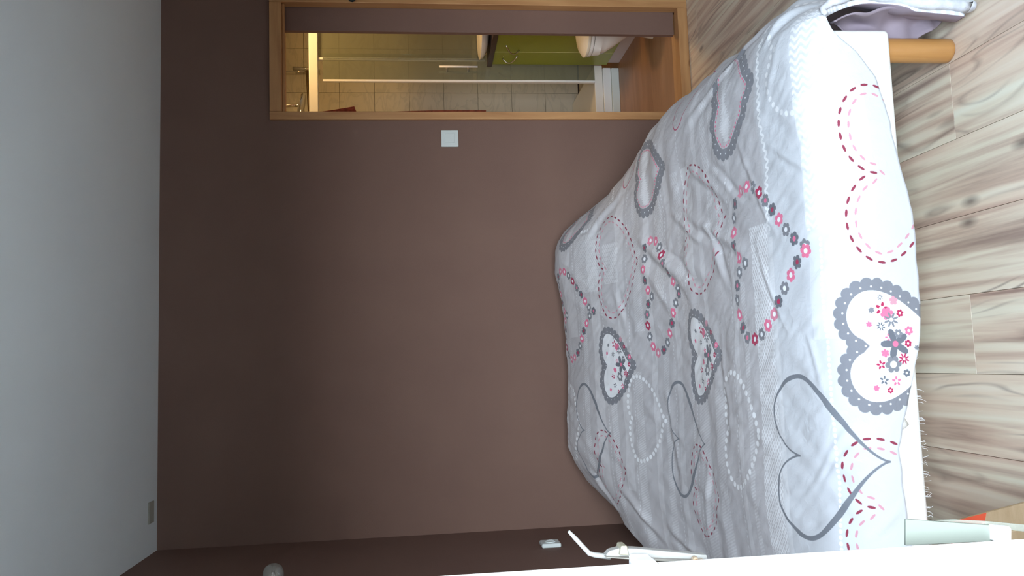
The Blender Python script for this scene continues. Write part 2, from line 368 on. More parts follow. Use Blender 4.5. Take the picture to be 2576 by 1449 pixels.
box('glass_pane', 1.935, 2.72, YS+.022, YS+.028, .905, 1.948, M_glass, sh, bevel=0)
hb = tube('handle', [(1.862, YS-.035, .957), (1.862, YS-.035, 1.200)], .0065, M_pvc, sh)
for z in (1.018, 1.152): tube('handle_post', [(1.862, YS-.034, z), (1.850, YS+.013, z-.004)], .007, M_steel, hb)
hd = thing('overhead_shower', 'chrome overhead shower rose on a short arm in the shower', 'shower')
hx, hy, hz = 1.70, 1.42, 2.085
tube('arm', [(hx-.003, hy, HC), (hx-.006, hy, hz+.14), (hx-.002, hy, hz+.07), (hx, hy, hz+.01)], [.009, .009, .011, .013], M_chrome, hd)
ro = lathe('rose', [(.012, .02), (.03, .012), (.075, .004), (.078, -.004), (.07, -.01), (.001, -.012)], M_chrome, hd, seg=36); ro.location = (hx+.005, hy, hz); ro.rotation_euler = (0, math.radians(14), 0)
cp = thing('shower_pipe', 'dull brown metal pipe run along the tiled shower wall', 'pipe')
tube('pipe', [(1.60, 1.93, 2.10), (2.0, 1.93, 2.115), (2.14, 1.93, 2.12)], .010, mat('tarnished_metal', srgb(130, 110, 80), .35, .8), cp)
tube('valve', [(2.14, 1.93, 2.22), (2.135, 1.93, 2.12), (2.14, 1.93, 2.06)], .014, M_chrome, cp)
tube('upper_rail', [(2.12, 1.94, 2.30), (2.12, 1.94, 2.05)], .004, M_chrome, cp)

# ------------------------------------------------------------------ vanity: cabinet, worktop, basin
vn = thing('vanity_cabinet', 'olive green bathroom cabinet with two doors and arched handles', 'cabinet')
box('body', 1.911, 2.45, .70, 1.185, .128, .864, M_green, vn, bevel=.002)
box('plinth', 1.905, 2.44, .70, 1.180, BZ, .126, mat('pinkish_plinth', srgb(206, 196, 198), .5), vn, bevel=.001)
for (y0, y1, ha, hb_) in ((.985, 1.185, (1.081, .806), (1.035, .717)), (.702, .981, (.878, .804), (.948, .717))):
    d = box('door', 1.890, 1.910, y0, y1, .122, .862, M_green, vn, bevel=.0015)
    sgn = 1 if y0 > .9 else -1
    p0, p2 = Vector((1.889, ha[0], ha[1])), Vector((1.889, hb_[0], hb_[1])); p1 = (p0+p2)/2+Vector((-.062, .045, .0))
    P = [p0*(1-t)**2+p1*2*t*(1-t)+p2*t*t for t in [k/8 for k in range(9)]]
    tube('handle', P, [.0055]+[.0042]*7+[.0055], M_steel, d, seg=8)
box('door_gap_strip', 1.8885, 1.9095, .9812, .9848, .122, .862, mat('pale_edge', srgb(205, 205, 140), .5), vn, bevel=0)
tag(box('worktop', 1.872, 2.46, .69, 1.186, .866, .896, M_dark, bevel=.002), 'dark brown worktop on the green bathroom cabinet', 'worktop')
wt = bpy.data.objects['worktop']
ba = thing('wash_basin', 'cream bowl basin standing on the dark worktop', 'basin')
lathe('bowl', [(.07, 0), (.12, .004), (.175, .018), (.207, .038), (.215, .056), (.207, .059), (.16, .038), (.07, .018), (.01, .016)], M_ceram, ba, seg=48, loc=(2.06, .955, .8965), sx=1, sy=1.05)

# ------------------------------------------------------------------ toilet, facing left
def loft(name, secs, m, parent, seg=32, cap=True, egg=True):
    """secs: (z, xf, xb, halfwidth): egg sections nose at xf (left), back at xb"""
    bm = bmesh.new(); rings = []
    for z, xf, xb, hw in secs:
        ring = []; cx = xf+(xb-xf)*.55
        for k in range(seg):
            a = 2*math.pi*k/seg; c, s = math.cos(a), math.sin(a)
            x = cx+(c*(xb-cx) if c > 0 else c*(cx-xf)); y = hw*s*(1 if c < 0 else (1-.12*c*c))
            ring.append(bm.verts.new((x, y+TY, z)))
        rings.append(ring)
    for r0, r1 in zip(rings, rings[1:]):
        for k in range(seg): bm.faces.new((r0[k], r0[(k+1) % seg], r1[(k+1) % seg], r1[k]))
    bm.faces.new(rings[0][::-1]); bm.faces.new(rings[-1])
    o = link(name, bm, m, parent, smooth=True); e = o.modifiers.new('edge', 'EDGE_SPLIT'); e.split_angle = math.radians(45); return o
TY = .43
to = thing('toilet', 'white toilet with closed cream lid standing in front of the green cabinet', 'toilet')
loft('bowl', [(BZ, 1.75, 2.20, .105), (.06, 1.752, 2.20, .100), (.10, 1.76, 2.20, .095), (.17, 1.768, 2.20, .098), (.215, 1.735, 2.20, .12), (.265, 1.700, 2.20, .145), (.315, 1.670, 2.20, .168), (.340, 1.662, 2.20, .175), (.343, 1.658, 2.20, .177), (.385, 1.655, 2.20, .18)], M_ceram, to)
loft('seat', [(.388, 1.655, 2.17, .180), (.392, 1.651, 2.17, .183), (.403, 1.651, 2.17, .183), (.406, 1.655, 2.17, .180)], M_ceram, to)
lid = loft('lid', [(.409, 1.650, 2.17, .186), (.414, 1.646, 2.17, .190), (.424, 1.646, 2.17, .190), (.440, 1.672, 2.16, .178), (.452, 1.74, 2.14, .14)], mat('cream_lid', srgb(238, 228, 205), .25), to)
box('cistern', 2.21, 2.39, TY-.19, TY+.19, .40, .76, M_ceram, to, bevel=.02, seg=4)
box('cistern_lid', 2.205, 2.40, TY-.195, TY+.195, .761, .785, M_ceram, to, bevel=.008, seg=3)

# ------------------------------------------------------------------ towel inside the bathroom, seen at the left edge of the doorway
def sheet(name, fn, nu, nv, m, parent=None, thick=.004, smooth=True):
    bm = bmesh.new(); V = [[bm.verts.new(fn(i/nu, j/nv)) for i in range(nu+1)] for j in range(nv+1)]
    for j in range(nv):
        for i in range(nu): bm.faces.new((V[j][i], V[j][i+1], V[j+1][i+1], V[j+1][i]))
    o = link(name, bm, m, parent, smooth=smooth)
    s = o.modifiers.new('thick', 'SOLIDIFY'); s.thickness = thick; s.offset = 0
    return o
hk = thing('towel_hook', 'metal hook bar on the bathroom wall carrying the rust red towel', 'hook')
tube('bar', [(1.161, .42, 1.935), (1.34, .42, 1.935)], .006, M_steel, hk, seg=8)
def towel_fn(a, b):
    z = 1.944-b*.968; e = 1.322
    if z > 1.66: e = 1.322+.040*(1.90-z)/.24 if z < 1.90 else 1.322
    else: e = 1.324+.013*(1.66-z)/.68
    wv = .012*math.sin(a*9+b*2)+.008*math.sin(b*7)
    return (1.18+(e-1.18)*a, .42+wv*min(1, b*6)-.0, z)
tag(sheet('towel', towel_fn, 16, 80, M_towel, thick=.006, smooth=True), 'rust red towel hanging just inside the bathroom doorway', 'towel')

# ------------------------------------------------------------------ light switch, wall socket, bulb, ceiling cover
def switch_plate(name, label, loc, rz, size=.0815, depth=.010):
    t = thing(name, label, 'light switch' if 'switch' in name else 'socket')
    h = size/2
    p = box('cover_plate', -h, h, -depth, 0, -h, h, M_plas, t, bevel=.004, seg=3)
    box('surround', -h*.72, h*.72, -depth-.0016, -depth, -h*.72, h*.72, M_plas, t, bevel=.001)
    k = box('rocker', -h*.54, h*.54, -depth-.005, -depth-.0016, -h*.56, h*.56, M_plas, t, bevel=.002)
    k.rotation_euler = (math.radians(-2), 0, 0)
    t.location = loc; t.rotation_euler = (0, 0, rz); return t
switch_plate('light_switch', 'square white light switch on the brown wall beside the pine door frame', (1.0625, 0, 1.1865), 0)
sk = thing('wall_socket', 'white boxy socket high on the left brown wall above the bed', 'socket')
box('housing', -.756, -.738, -.395, -.315, .792, .872, M_plas, sk, bevel=.006, seg=3)
lathe('socket_well', [(.022, 0), (.022, .003), (.017, .003), (.016, .001), (.001, .001)], M_plas, sk, seg=24, loc=(-.738, -.355, .832), axis='X')
cpn = tag(box('ceiling_cover', -.625, -.535, -.115, -.055, 2.494, 2.5, mat('beige_cover', srgb(172, 172, 160), .6), bevel=.002), 'small beige cover plate on the ceiling near the left wall corner', 'cover plate')
bu = thing('wall_bulb', 'bare glass light bulb in a holder on the left brown wall', 'light bulb')
BXc, BYc, BZc = -.7555, -1.20, 1.783
lathe('holder', [(.030, 0), (.030, .008), (.012, .014), (.012, .055), (.018, .06), (.018, .095)], M_plas, bu, seg=24, loc=(BXc, BYc, BZc), axis='X')
lathe('glass_envelope', [(.013, .096), (.0145, .108), (.022, .126), (.0285, .142), (.0305, .156), (.0290, .170), (.0225, .182), (.011, .189), (.001, .1905)], M_bulb, bu, seg=32, loc=(BXc, BYc, BZc), axis='X')
tube('filament_stem', [(BXc+.095, BYc, BZc), (BXc+.145, BYc, BZc)], [.005, .003], M_chrome, bu, seg=8)

# ------------------------------------------------------------------ open window sash at the left with its handle
ws = group_node('window_1'); ws['label'] = 'white open window sash at the left edge'
HXs, HYs, FXs, FYs = -.300, -3.52, -.1680, -3.000
dirv = Vector((FXs-HXs, FYs-HYs, 0)); SL = dirv.length; dirv.normalize(); ang = math.atan2(dirv.y, dirv.x)
def sash_box(name, a0, a1, t0, t1, z0, z1, m, parent, bevel=.003):
    """a: along the sash from hinge, t: thickness to the left of its room side"""
    o = box(name, a0, a1, t0, t1, z0, z1, m, parent, bevel=bevel)
    o.location = (HXs, HYs, 0); o.rotation_euler = (0, 0, ang); return o
S0, S1, ZB_, ZT_ = 0, SL, .765, 1.97
sash_box('stile', SL-.075, SL, .0, .062, ZB_, ZT_, M_pvc, ws)
sash_box('stile', 0, .075, .0, .062, ZB_, ZT_, M_pvc, ws)
sash_box('rail', .0755, SL-.0755, .0, .062, ZB_, ZB_+.10, M_pvc, ws)
sash_box('rail', .0755, SL-.0755, .0, .062, ZT_-.075, ZT_, M_pvc, ws)
sash_box('glass_pane', .0755, SL-.0755, .024, .034, ZB_+.101, ZT_-.076, M_clear, ws, 0)
YH = -2.985
def at(x, y, Y=YH):
    """a point of the room seen at photo pixel (x, y), on the plane Y"""
    d = R_*(724.5-(y)) + D_*(x-1288) + F_*FPX
    t = (Y+CD)/d.y
    return Vector((0, -CD, CH))+d*t
AT = lambda x, y, Y=YH: at(x, y-1449+1449, Y)
def at(x, y, Y=YH):
    d = R_*((1449-y)-724.5) + D_*(x-1288) + F_*FPX
    t = (Y+CD)/d.y
    return Vector((0, -CD, CH))+d*t
def prism(name, pts, Y0, Y1, m, parent=None, bevel=.001):
    bm = bmesh.new(); P = [at(x, y, Y0) for x, y in pts]
    a = [bm.verts.new((p.x, Y0, p.z)) for p in P]; b = [bm.verts.new((p.x, Y1, p.z)) for p in P]
    bm.faces.new(a); bm.faces.new(b[::-1]); n = len(a)
    for i in range(n): bm.faces.new((a[i], b[i], b[(i+1) % n], a[(i+1) % n]))
    return link(name, bm, m, parent, bevel=bevel)
M_hand = mat('white_handle_enamel', srgb(152, 153, 149), .3)
M_hand2 = mat('handle_lip_enamel', srgb(122, 120, 112), .4)
hn = thing('window_handle', 'white metal window handle with bent lever tip and worn rivets', 'window handle')
def hp(*l): return [at(x, y, YH) for x, y in l]
tube('lever', hp((1430, 1336), (1446, 1353), (1468, 1377), (1482, 1392), (1496, 1396), (1535, 1401)), [.0016, .0024, .0024, .0026, .0028, .003], M_hand, hn, seg=12, flat=.8)
prism('bar', [(1522, 1400), (1534, 1386), (1560, 1379), (1600, 1380), (1780, 1397), (1781, 1409), (1700, 1407), (1540, 1402)], YH-.004, YH+.006, M_hand, hn, bevel=.0012)
prism('bar_lip', [(1524, 1401), (1700, 1408), (1783, 1412), (1785, 1420), (1640, 1411), (1526, 1404)], YH-.009, YH+.004, M_hand2, hn, bevel=.0008)
prism('clamp', [(1563, 1373), (1578, 1373), (1583, 1398), (1558, 1397)], YH-.0075, YH+.008, mat('worn_clamp', srgb(140, 136, 118), .5), hn, bevel=.001)['label'] = 'worn beige clamp'
prism('blade', [(1783, 1410), (1800, 1420), (1845, 1431), (1845, 1433), (1790, 1423), (1700, 1413)], YH-.003, YH+.002, M_steel, hn, bevel=.0004)
for (x, y, r) in ((1749, 1408, .0028), (1764, 1412, .0024), (1776, 1420, .0024), (1754, 1415, .0016)):
    c = at(x, y, YH-.009)
    lathe('rivet', [(r, .003), (r, 0), (r*.8, -.0012), (r*.1, -.0016)], M_rust, hn, seg=12, loc=c, axis='Y')
prism('keeper', [(1600, 1416), (1604, 1410), (1648, 1410), (1656, 1418), (1666, 1424), (1667, 1446), (1600, 1446)], YH-.03, YH-.006, M_pvc, ws, bevel=.0012)
prism('keeper_shade_plate', [(1667, 1416), (1700, 1418), (1800, 1426), (1848, 1433), (1720, 1443), (1667, 1442)], YH-.012, YH-.006, M_shade, ws, bevel=.0006)['label'] = 'pale grey plate painting the shade under the handle'  # added plate, its colour paints the shaded recess of the white sash
prism('guide_box', [(2279, 1306), (2500, 1322), (2500, 1362), (2279, 1373)], YH+.009, YH+.012, M_shade, ws, bevel=.0008)['label'] = 'guide box with its shade painted pale green grey'  # grey green colour paints the shaded face of a white part
prism('guide_cap', [(2500, 1322), (2543, 1325), (2546, 1332), (2546, 1362), (2500, 1362)], YH+.004, YH+.012, M_pvc, ws, bevel=.0015)['label'] = 'white end cap'
prism('guide_fin', [(2345, 1309), (2400, 1307), (2480, 1311), (2640, 1326), (2640, 1344), (2546, 1334), (2500, 1322.5)], YH+.0125, YH+.014, M_film, ws, bevel=0)['label'] = 'translucent fin'

# ------------------------------------------------------------------ bed
bed = thing('bed', 'low white fabric box bed on round wooden legs', 'bed')
BX0_, BX1_, BY0_, BY1_, BZ0_, BZ1_ = -.63, .770, -1.932, -.012, .190, .345
bm = add_box(bmesh.new(), BX0_, BX1_, BY0_, BY1_, BZ0_, BZ1_)
for v in bm.verts:                                             # the top corner at the foot is cut back
    if v.co.z > .3 and v.co.y < -1.9: v.co.y += .004
link('mattress', bm, M_matt, bed, bevel=.014, seg=4)
for i, (x, y) in enumerate(((.740, -1.872), (-.585, -1.872), (.70, -.08), (-.585, -.08))):
    lathe('leg', [(.026, 0), (.0295, .004), (.030, .012), (.030, .1895)], M_leg, bed, seg=36, loc=(x, y, 0))
# frayed threads along the lower edge of the cover
cu = bmesh.new()
for i in range(70):
    x = random.uniform(-.60, .60) if i > 40 else random.uniform(-.45, -.1); L_ = random.uniform(.002, .006)*(2.6 if random.random() < .06 else 1)
    z = BZ0_+random.uniform(.004, .012); y = BY0_+.001; dx = random.uniform(-.008, .008)
    tube_bm([(x, y, z), (x+dx*.3, y-.003, z-.008), (x+dx, y-.004-random.uniform(0, .004), z-L_-.006)], [.0006, .0005, .0003], 4, cu)
o = link('frayed_threads', cu, M_fuzz, bed, smooth=True); o['kind'] = 'stuff'
def tagf(a, b): return (-.095-.075*a-.012*math.sin(b*3), BY0_-.0050-.006*a*math.sin(b*3.1), .292-.055*b*(.35+.65*a)-.01*a)
sheet('cloth_tab', tagf, 8, 6, M_matt, bed, thick=.002)

# ------------------------------------------------------------------ quilt: shape
# ---- centre profile (arc s -> Y,Z)
_pp=np.array([(-1.955,.15),(-1.962,.24),(-1.958,.31),(-1.935,.365),(-1.885,.402),(-1.80,.418),(-1.6,.437),(-1.2,.455),(-.95,.48),(-.8,.51),(-.65,.555),(-.5,.615),(-.36,.665),(-.24,.695),(-.13,.70),(-.05,.66),(-.02,.56)])
def _smooth(P,n=12):
    P=np.array(P,float);out=[]
    for i in range(len(P)-1):
        a=P[max(i-1,0)];b=P[i];c=P[i+1];d=P[min(i+2,len(P)-1)]
        for t in np.arange(n)/n: out.append(.5*((2*b)+(-a+c)*t+(2*a-5*b+4*c-d)*t*t+(-a+3*b-3*c+d)*t**3))
    out.append(P[-1]);return np.array(out)
_pc=_smooth(_pp); _ps=np.r_[0,np.cumsum(np.hypot(*np.diff(_pc,axis=0).T))]
SMAX=_ps[-1]
_cf=_smooth([(0,0),(.13,-.012),(.25,-.012),(.33,.01),(.385,.05),(.435,.12),(.445,.22),(.42,.42)])
_ch=_smooth([(0,0),(.08,.03),(.17,.12),(.255,.24),(.32,.35),(.375,.44),(.39,.53),(.375,.66)])
def _arc(c): return np.r_[0,np.cumsum(np.hypot(*np.diff(c,axis=0).T))]
_af,_ah=_arc(_cf),_arc(_ch)
U0,U1=-.75,.5+max(_af[-1],_ah[-1])
def sstep(x,a,b):
    t=np.clip((x-a)/(b-a),0,1);return t*t*(3-2*t)
def surf(u,s):
    u=np.asarray(u,float);s=np.asarray(s,float)
    Y=np.interp(s,_ps,_pc[:,0]);Z=np.interp(s,_ps,_pc[:,1])
    h=sstep(Y,-.72,-.12)
    hr=sstep(Y,-.95,-.2)
    r=np.clip(u-.5,0,None)
    Xf=np.interp(r,_af,_cf[:,0]);Df=np.interp(r,_af,_cf[:,1])
    Xh=np.interp(r,_ah,_ch[:,0]);Dh=np.interp(r,_ah,_ch[:,1])
    X=np.minimum(u,.5)+Xf*(1-hr)+Xh*hr
    Z=Z-(Df*(1-hr)+Dh*hr)
    # left shoulder
    lf=np.interp(-u,[.40,.5,.6,.68,.75],[0,.004,.012,.03,.06]); lh=np.interp(-u,[.38,.46,.53,.6,.67,.75],[0,.03,.075,.15,.25,.37])
    Z=Z-(lf*(1-h)+lh*h)
    # gentle bulge differences of the two pillows
    Z=Z+h*(.028*np.exp(-((u-.45)/.16)**2)-.012*np.exp(-((u-.05)/.2)**2))
    return X,Y,np.maximum(Z,.018)


# creases in cloth coordinates: (u0,s0,u1,s1,height,width)
CREASES = [(.46,.98,.28,.60,.016,.022),(.42,.84,.20,.70,-.012,.016),(.60,.60,.30,.42,.005,.012),(.55,.46,.42,.24,.004,.011),(.47,1.42,.20,.98,.018,.026),
 (.40,1.22,.22,.90,-.014,.02),(.50,1.14,.34,.86,.012,.016),(.34,1.36,.10,1.12,.010,.022),(.62,.95,.45,.70,.010,.018),(.58,.80,.40,.52,-.008,.012),
 (-.07,.12,-.40,.42,.004,.011),(-.15,.14,-.33,.33,.005,.010),(-.30,.10,-.42,.20,.006,.009),(-.33,.12,-.46,.26,.005,.008),(-.10,.09,-.22,.18,.005,.008),(-.38,.10,-.47,.17,.006,.007),
 (-.60,1.30,-.72,.95,.012,.02),(-.50,1.62,-.66,1.35,.014,.022),(-.62,1.85,-.70,1.55,.016,.02),(-.45,1.85,-.60,1.72,-.012,.018),
 (.72,.95,.88,.60,.010,.02),(.80,.42,.95,.30,.014,.018),(.70,.26,.86,.20,.010,.014),(.84,.62,.99,.50,.012,.018),(.52,1.75,.68,1.55,.012,.022),(.62,.42,.80,.33,.003,.012),
 (.10,.80,-.25,.74,.005,.02),(-.10,1.25,-.45,1.18,.006,.02),(.05,1.48,.30,1.58,.006,.022),(-.55,1.0,-.30,.93,.006,.018),(.30,.52,.05,.40,.005,.012),(.98,.5,1.25,.34,.022,.02),(.95,.9,1.2,.7,.02,.03),(1.0,.36,1.2,.27,-.02,.018),(.05,.33,-.1,.27,.004,.012)]
def vnoise(u, s, fu, fs, seed):
    r = np.random.default_rng(seed); G = r.random((128, 128)); a = (u+3)*fu; b = (s+3)*fs
    i = np.floor(a).astype(int); j = np.floor(b).astype(int); x = a-i; y = b-j; x = x*x*(3-2*x); y = y*y*(3-2*y)
    g = lambda p, q: G[p % 128, q % 128]
    return (g(i, j)*(1-x)+g(i+1, j)*x)*(1-y)+(g(i, j+1)*(1-x)+g(i+1, j+1)*x)*y-.5
def relief(u, s):
    d = np.zeros_like(u)
    wu, ws_ = u+.02*vnoise(u, s, 9, 9, 5), s+.03*vnoise(u, s, 8, 8, 6)
    for (a, b, c, e, h, w_) in CREASES:
        L2 = (c-a)**2+(e-b)**2; t = ((wu-a)*(c-a)+(ws_-b)*(e-b))/L2; tc_ = np.clip(t, 0, 1)
        w_ = w_*.85; dd = np.hypot(wu-a-tc_*(c-a), ws_-b-tc_*(e-b)); sg = ((wu-a)*(e-b)-(ws_-b)*(c-a))/math.sqrt(L2)
        tap = np.clip(np.sin(np.pi*np.clip(t*.86+.07, 0, 1)), 0, 1)
        d += .72*h*tap*(np.exp(-(dd/w_)**2)-.5*np.exp(-((dd-1.6*w_)/w_)**2)*(sg > 0))
    d += .020*vnoise(u, s, 3.0, 2.2, 1)+.008*vnoise(u+.35*s, s, 9, 4, 2)+.005*vnoise(u-.5*s, s, 26, 11, 3)+.0026*vnoise(u+.6*s, s, 55, 24, 4)
    d += .010*vnoise(u, s, 5, 14, 8)*sstep(s, .55, .8)*(1-sstep(s, 1.4, 1.7))
    # sewn-through gathering towards the hem
    d += .004*vnoise(u, s*0+2, 38, 1, 9)*(1-sstep(s, .10, .30))
    return d
_hu = [-.75, -.45, -.22, -.10, 0, .11, .316, .42, .50, .57, .64, .70, .76, .84, .95, 1.10, 1.4]
_hs = [.11, .11, .12, .085, .05, .038, .038, .060, .075, .078, .095, .135, .190, .23, .25, .24, .22]
NU, NS = 380, 400
U1 = .5+min(_af[-1], _ah[-1])
uu = np.linspace(U0+.002, U1, NU); jj = np.linspace(0, 1, NS)
UG = np.repeat(uu[None], NS, 0); H0 = np.interp(UG, _hu, _hs)+.004*vnoise(UG, UG*0, 30, 1, 11); SG = H0+(SMAX-H0)*jj[:, None]
Xg, Yg, Zg = surf(UG, SG)
P = np.stack([Xg, Yg, Zg], -1)
du = np.gradient(P, axis=1); ds = np.gradient(P, axis=0); Nn = np.cross(du, ds); Nn /= np.linalg.norm(Nn, axis=-1, keepdims=True)+1e-9
rel = relief(UG, SG)*np.clip((jj[:, None])*14+.15, 0, 1)
P = P+Nn*rel[..., None]
P[..., 0] = np.maximum(P[..., 0], XL+.004); P[..., 1] = np.minimum(P[..., 1], -.004); P[..., 2] = np.maximum(P[..., 2], .012)
# the corner hanging to the floor flares out and its foot edge rolls back
fl_ = np.clip((UG-.80)/.3, 0, 1)*(1-sstep(SG, .25, .40))
P[..., 1] -= .045*fl_**1.3; P[..., 0] -= .125*fl_**.8
me = bpy.data.meshes.new('quilt')
idx = np.arange(NU*NS).reshape(NS, NU)
F = np.stack([idx[:-1, :-1], idx[:-1, 1:], idx[1:, 1:], idx[1:, :-1]], -1).reshape(-1, 4)
me.vertices.add(NU*NS); me.vertices.foreach_set('co', P.reshape(-1).astype(np.float32))
me.loops.add(F.size); me.loops.foreach_set('vertex_index', F.reshape(-1).astype(np.int32))
me.polygons.add(len(F)); me.polygons.foreach_set('loop_start', (np.arange(len(F))*4).astype(np.int32)); me.polygons.foreach_set('loop_total', np.full(len(F), 4, np.int32))
me.update(); me.polygons.foreach_set('use_smooth', np.ones(len(F), bool))
uvl = me.uv_layers.new(name='cloth')
IU0, IU1, IS0, IS1 = -.78, 1.32, -.02, 2.20
uvv = np.stack([(UG-IU0)/(IU1-IU0), (SG-IS0)/(IS1-IS0)], -1).reshape(-1, 2)[F.reshape(-1)]
uvl.data.foreach_set('uv', uvv.reshape(-1).astype(np.float32)); me.validate()
quilt = bpy.data.objects.new('quilt', me); C.objects.link(quilt)
tag(quilt, 'pale grey quilt printed with hearts, flowers and knit stripes spread over the low bed', 'quilt')
so = quilt.modifiers.new('padding', 'SOLIDIFY'); so.thickness = .022; so.offset = -1; so.material_offset = 1; so.material_offset_rim = 0

# ------------------------------------------------------------------ quilt: printed pattern, drawn in cloth coordinates at 1 mm per texel
PPM = 1000; TWp, THp = int((IU1-IU0)*PPM), int((IS1-IS0)*PPM)
img = np.empty((THp, TWp, 3), np.float32)
gu = (np.arange(TWp)+.5)/PPM+IU0; gs = (np.arange(THp)+.5)/PPM+IS0
c = lambda r, g, b: np.array(srgb(r, g, b)[:3], np.float32)
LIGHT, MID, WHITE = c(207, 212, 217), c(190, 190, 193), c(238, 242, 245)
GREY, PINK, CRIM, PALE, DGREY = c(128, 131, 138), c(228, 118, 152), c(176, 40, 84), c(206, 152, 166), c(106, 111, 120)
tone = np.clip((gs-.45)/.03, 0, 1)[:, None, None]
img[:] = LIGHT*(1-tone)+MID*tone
def region(u0, u1, s0, s1):
    a = max(int((u0-IU0)*PPM), 0); b = min(int((u1-IU0)*PPM)+1, TWp); e = max(int((s0-IS0)*PPM), 0); f = min(int((s1-IS0)*PPM)+1, THp)
    return (None if a >= b or e >= f else (slice(e, f), slice(a, b)))
def blend(r, m, col):
    m = np.clip(m, 0, 1)[..., None]; img[r] = img[r]*(1-m)+col*m
def band(u0, u1, s0, s1, col, al, tex=None):
    r = region(u0, u1, s0, s1)
    if r is None: return
    U, S = gu[r[1]][None, :], gs[r[0]][:, None]; m = np.full((S.size, U.size), al, np.float32)
    if tex == 'knit':
        k = .0165; ph = np.abs(((S/k) % 1)-.5)*2; zz = ((U+.010*np.abs((S/k*1 % 2)-1)) / .021) % 1
        m = al*(.55+.45*np.clip(np.sin(2*np.pi*(U/.020+.33*np.sin(2*np.pi*S/.030)))*2, -1, 1))
    if tex == 'net':
        a = np.abs(np.sin(np.pi*(U/.017+S/.012))*np.sin(np.pi*(U/.017-S/.012))); m = al*np.clip(1.25-a*1.5, .1, 1)
    if tex == 'hatch':
        m = al*(.5+.5*np.sin(2*np.pi*U/.009+2*np.pi*S/.02))+al*.25
    edge = np.clip(np.minimum(S-s0, s1-S)/.003+.5*np.sin(U*2*np.pi/.016)+.6, 0, 1) if tex else np.clip(np.minimum(S-s0, s1-S)/.002, 0, 1)
    blend(r, m*edge, col)
def fill(pts, col, al=1.0):
    pts = np.asarray(pts); r = region(pts[:, 0].min()-.003, pts[:, 0].max()+.003, pts[:, 1].min()-.003, pts[:, 1].max()+.003)
    if r is None: return
    acc = 0
    for o1, o2 in ((-.00025, -.00025), (.00025, .00025), (.00025, -.00025), (-.00025, .00025)):
        U = (gu[r[1]]+o1)[None, :]; S = (gs[r[0]]+o2)[:, None]; ins = np.zeros((S.size, U.size), bool)
        x0, y0 = pts[-1]
        for x1, y1 in pts:
            if y0 != y1:
                cnd = ((S > min(y0, y1)) & (S <= max(y0, y1))); xs = x0+(S-y0)*(x1-x0)/(y1-y0); ins ^= cnd & (U < xs)
            x0, y0 = x1, y1
        acc = acc+ins
    blend(r, acc/4*al, col)
def disc(u, s, rr, col, al=1.0, ru=None):
    ru = ru or rr; r = region(u-ru-.003, u+ru+.003, s-rr-.003, s+rr+.003)
    if r is None: return
    U, S = gu[r[1]][None, :]-u, gs[r[0]][:, None]-s; d = np.sqrt((U/ru)**2+(S/rr)**2); blend(r, ((1-d)*min(rr, ru)/.0012+.5)*1.0*al if al == 1 else np.clip((1-d)*rr/.0012+.5, 0, 1)*al, col)
def flower(u, s, rad, col, ctr, n=6, rot=0, k=.16, cr=.36, al=1.0, pointy=False):
    r = region(u-rad-.003, u+rad+.003, s-rad-.003, s+rad+.003)
    if r is None: return
    U, S = gu[r[1]][None, :]-u, gs[r[0]][:, None]-s; d = np.hypot(U, S); th = np.arctan2(S, U)+rot
    co_ = np.cos(n*th)
    R = rad*(1-2.1*k+2.1*k*np.sqrt(np.abs(np.cos(n*th/2)))) if not pointy else rad*(.30+.70*np.abs(np.cos(n*th/2))**1.6)
    blend(r, np.clip((R-d)/.0012+.5, 0, 1)*al, col)
    if cr: blend(r, np.clip((rad*cr-d)/.0012+.5, 0, 1), ctr)
def heart(uc, tip, cleft, top, hw, n=240):
    t = np.linspace(0, 2*np.pi, n, endpoint=False); x = np.sin(t)**3; y = 13*np.cos(t)-5*np.cos(2*t)-2*np.cos(3*t)-np.cos(4*t)
    s = np.where(y < 5, tip+(y+17)/22*(cleft-tip), cleft+(y-5)/6.95*(top-cleft))
    return np.stack([uc+hw*x, s], -1)
def soft(H, f):
    cc = (H.max(0)+H.min(0))/2; hh = (H.max(0)-H.min(0))/2; a = np.arctan2((H[:, 1]-cc[1])/hh[1], (H[:, 0]-cc[0])/hh[0])
    return H*f+(1-f)*np.stack([cc[0]+hh[0]*np.cos(a), cc[1]+hh[1]*np.sin(a)], -1)
def resample(P, step, closed=True):
    Q = np.vstack([P, P[:1]]) if closed else P
    a = np.r_[0, np.cumsum(np.hypot(*np.diff(Q, axis=0).T))]; n = max(int(round(a[-1]/step)), 3)
    d = np.linspace(0, a[-1], n, endpoint=not closed)
    q = np.stack([np.interp(d, a, Q[:, 0]), np.interp(d, a, Q[:, 1])], -1)
    q2 = np.stack([np.interp((d+step*.2) % a[-1], a, Q[:, 0]), np.interp((d+step*.2) % a[-1], a, Q[:, 1])], -1)
    tg = q2-q; tg /= np.linalg.norm(tg, axis=1, keepdims=True)+1e-9
    return q, tg
def capsule(p, tg, ln, wd, col, al=1.0):
    nrm = np.array([-tg[1], tg[0]]); e = tg*ln/2; w2 = nrm*wd/2
    fill([p+e*math.cos(a)*(1 if math.cos(a) > 0 else 1)+w2*math.copysign(abs(math.sin(a))**.75, math.sin(a)) for a in np.linspace(0, 2*math.pi, 12, endpoint=False)], col, al)
def inset(P, d):
    """inner offset of a heart outline"""
    T = np.roll(P, -1, 0)-np.roll(P, 1, 0); T /= np.linalg.norm(T, axis=1, keepdims=True)+1e-9
    Nr = np.stack([T[:, 1], -T[:, 0]], -1); cpt = P.mean(0); sg = np.sign(((cpt-P)*Nr).sum(1).mean()); Q = P+Nr*sg*d
    md = np.sqrt(((Q[:, None, :]-P[None])**2).sum(-1)).min(1); return Q[md > d*.96]
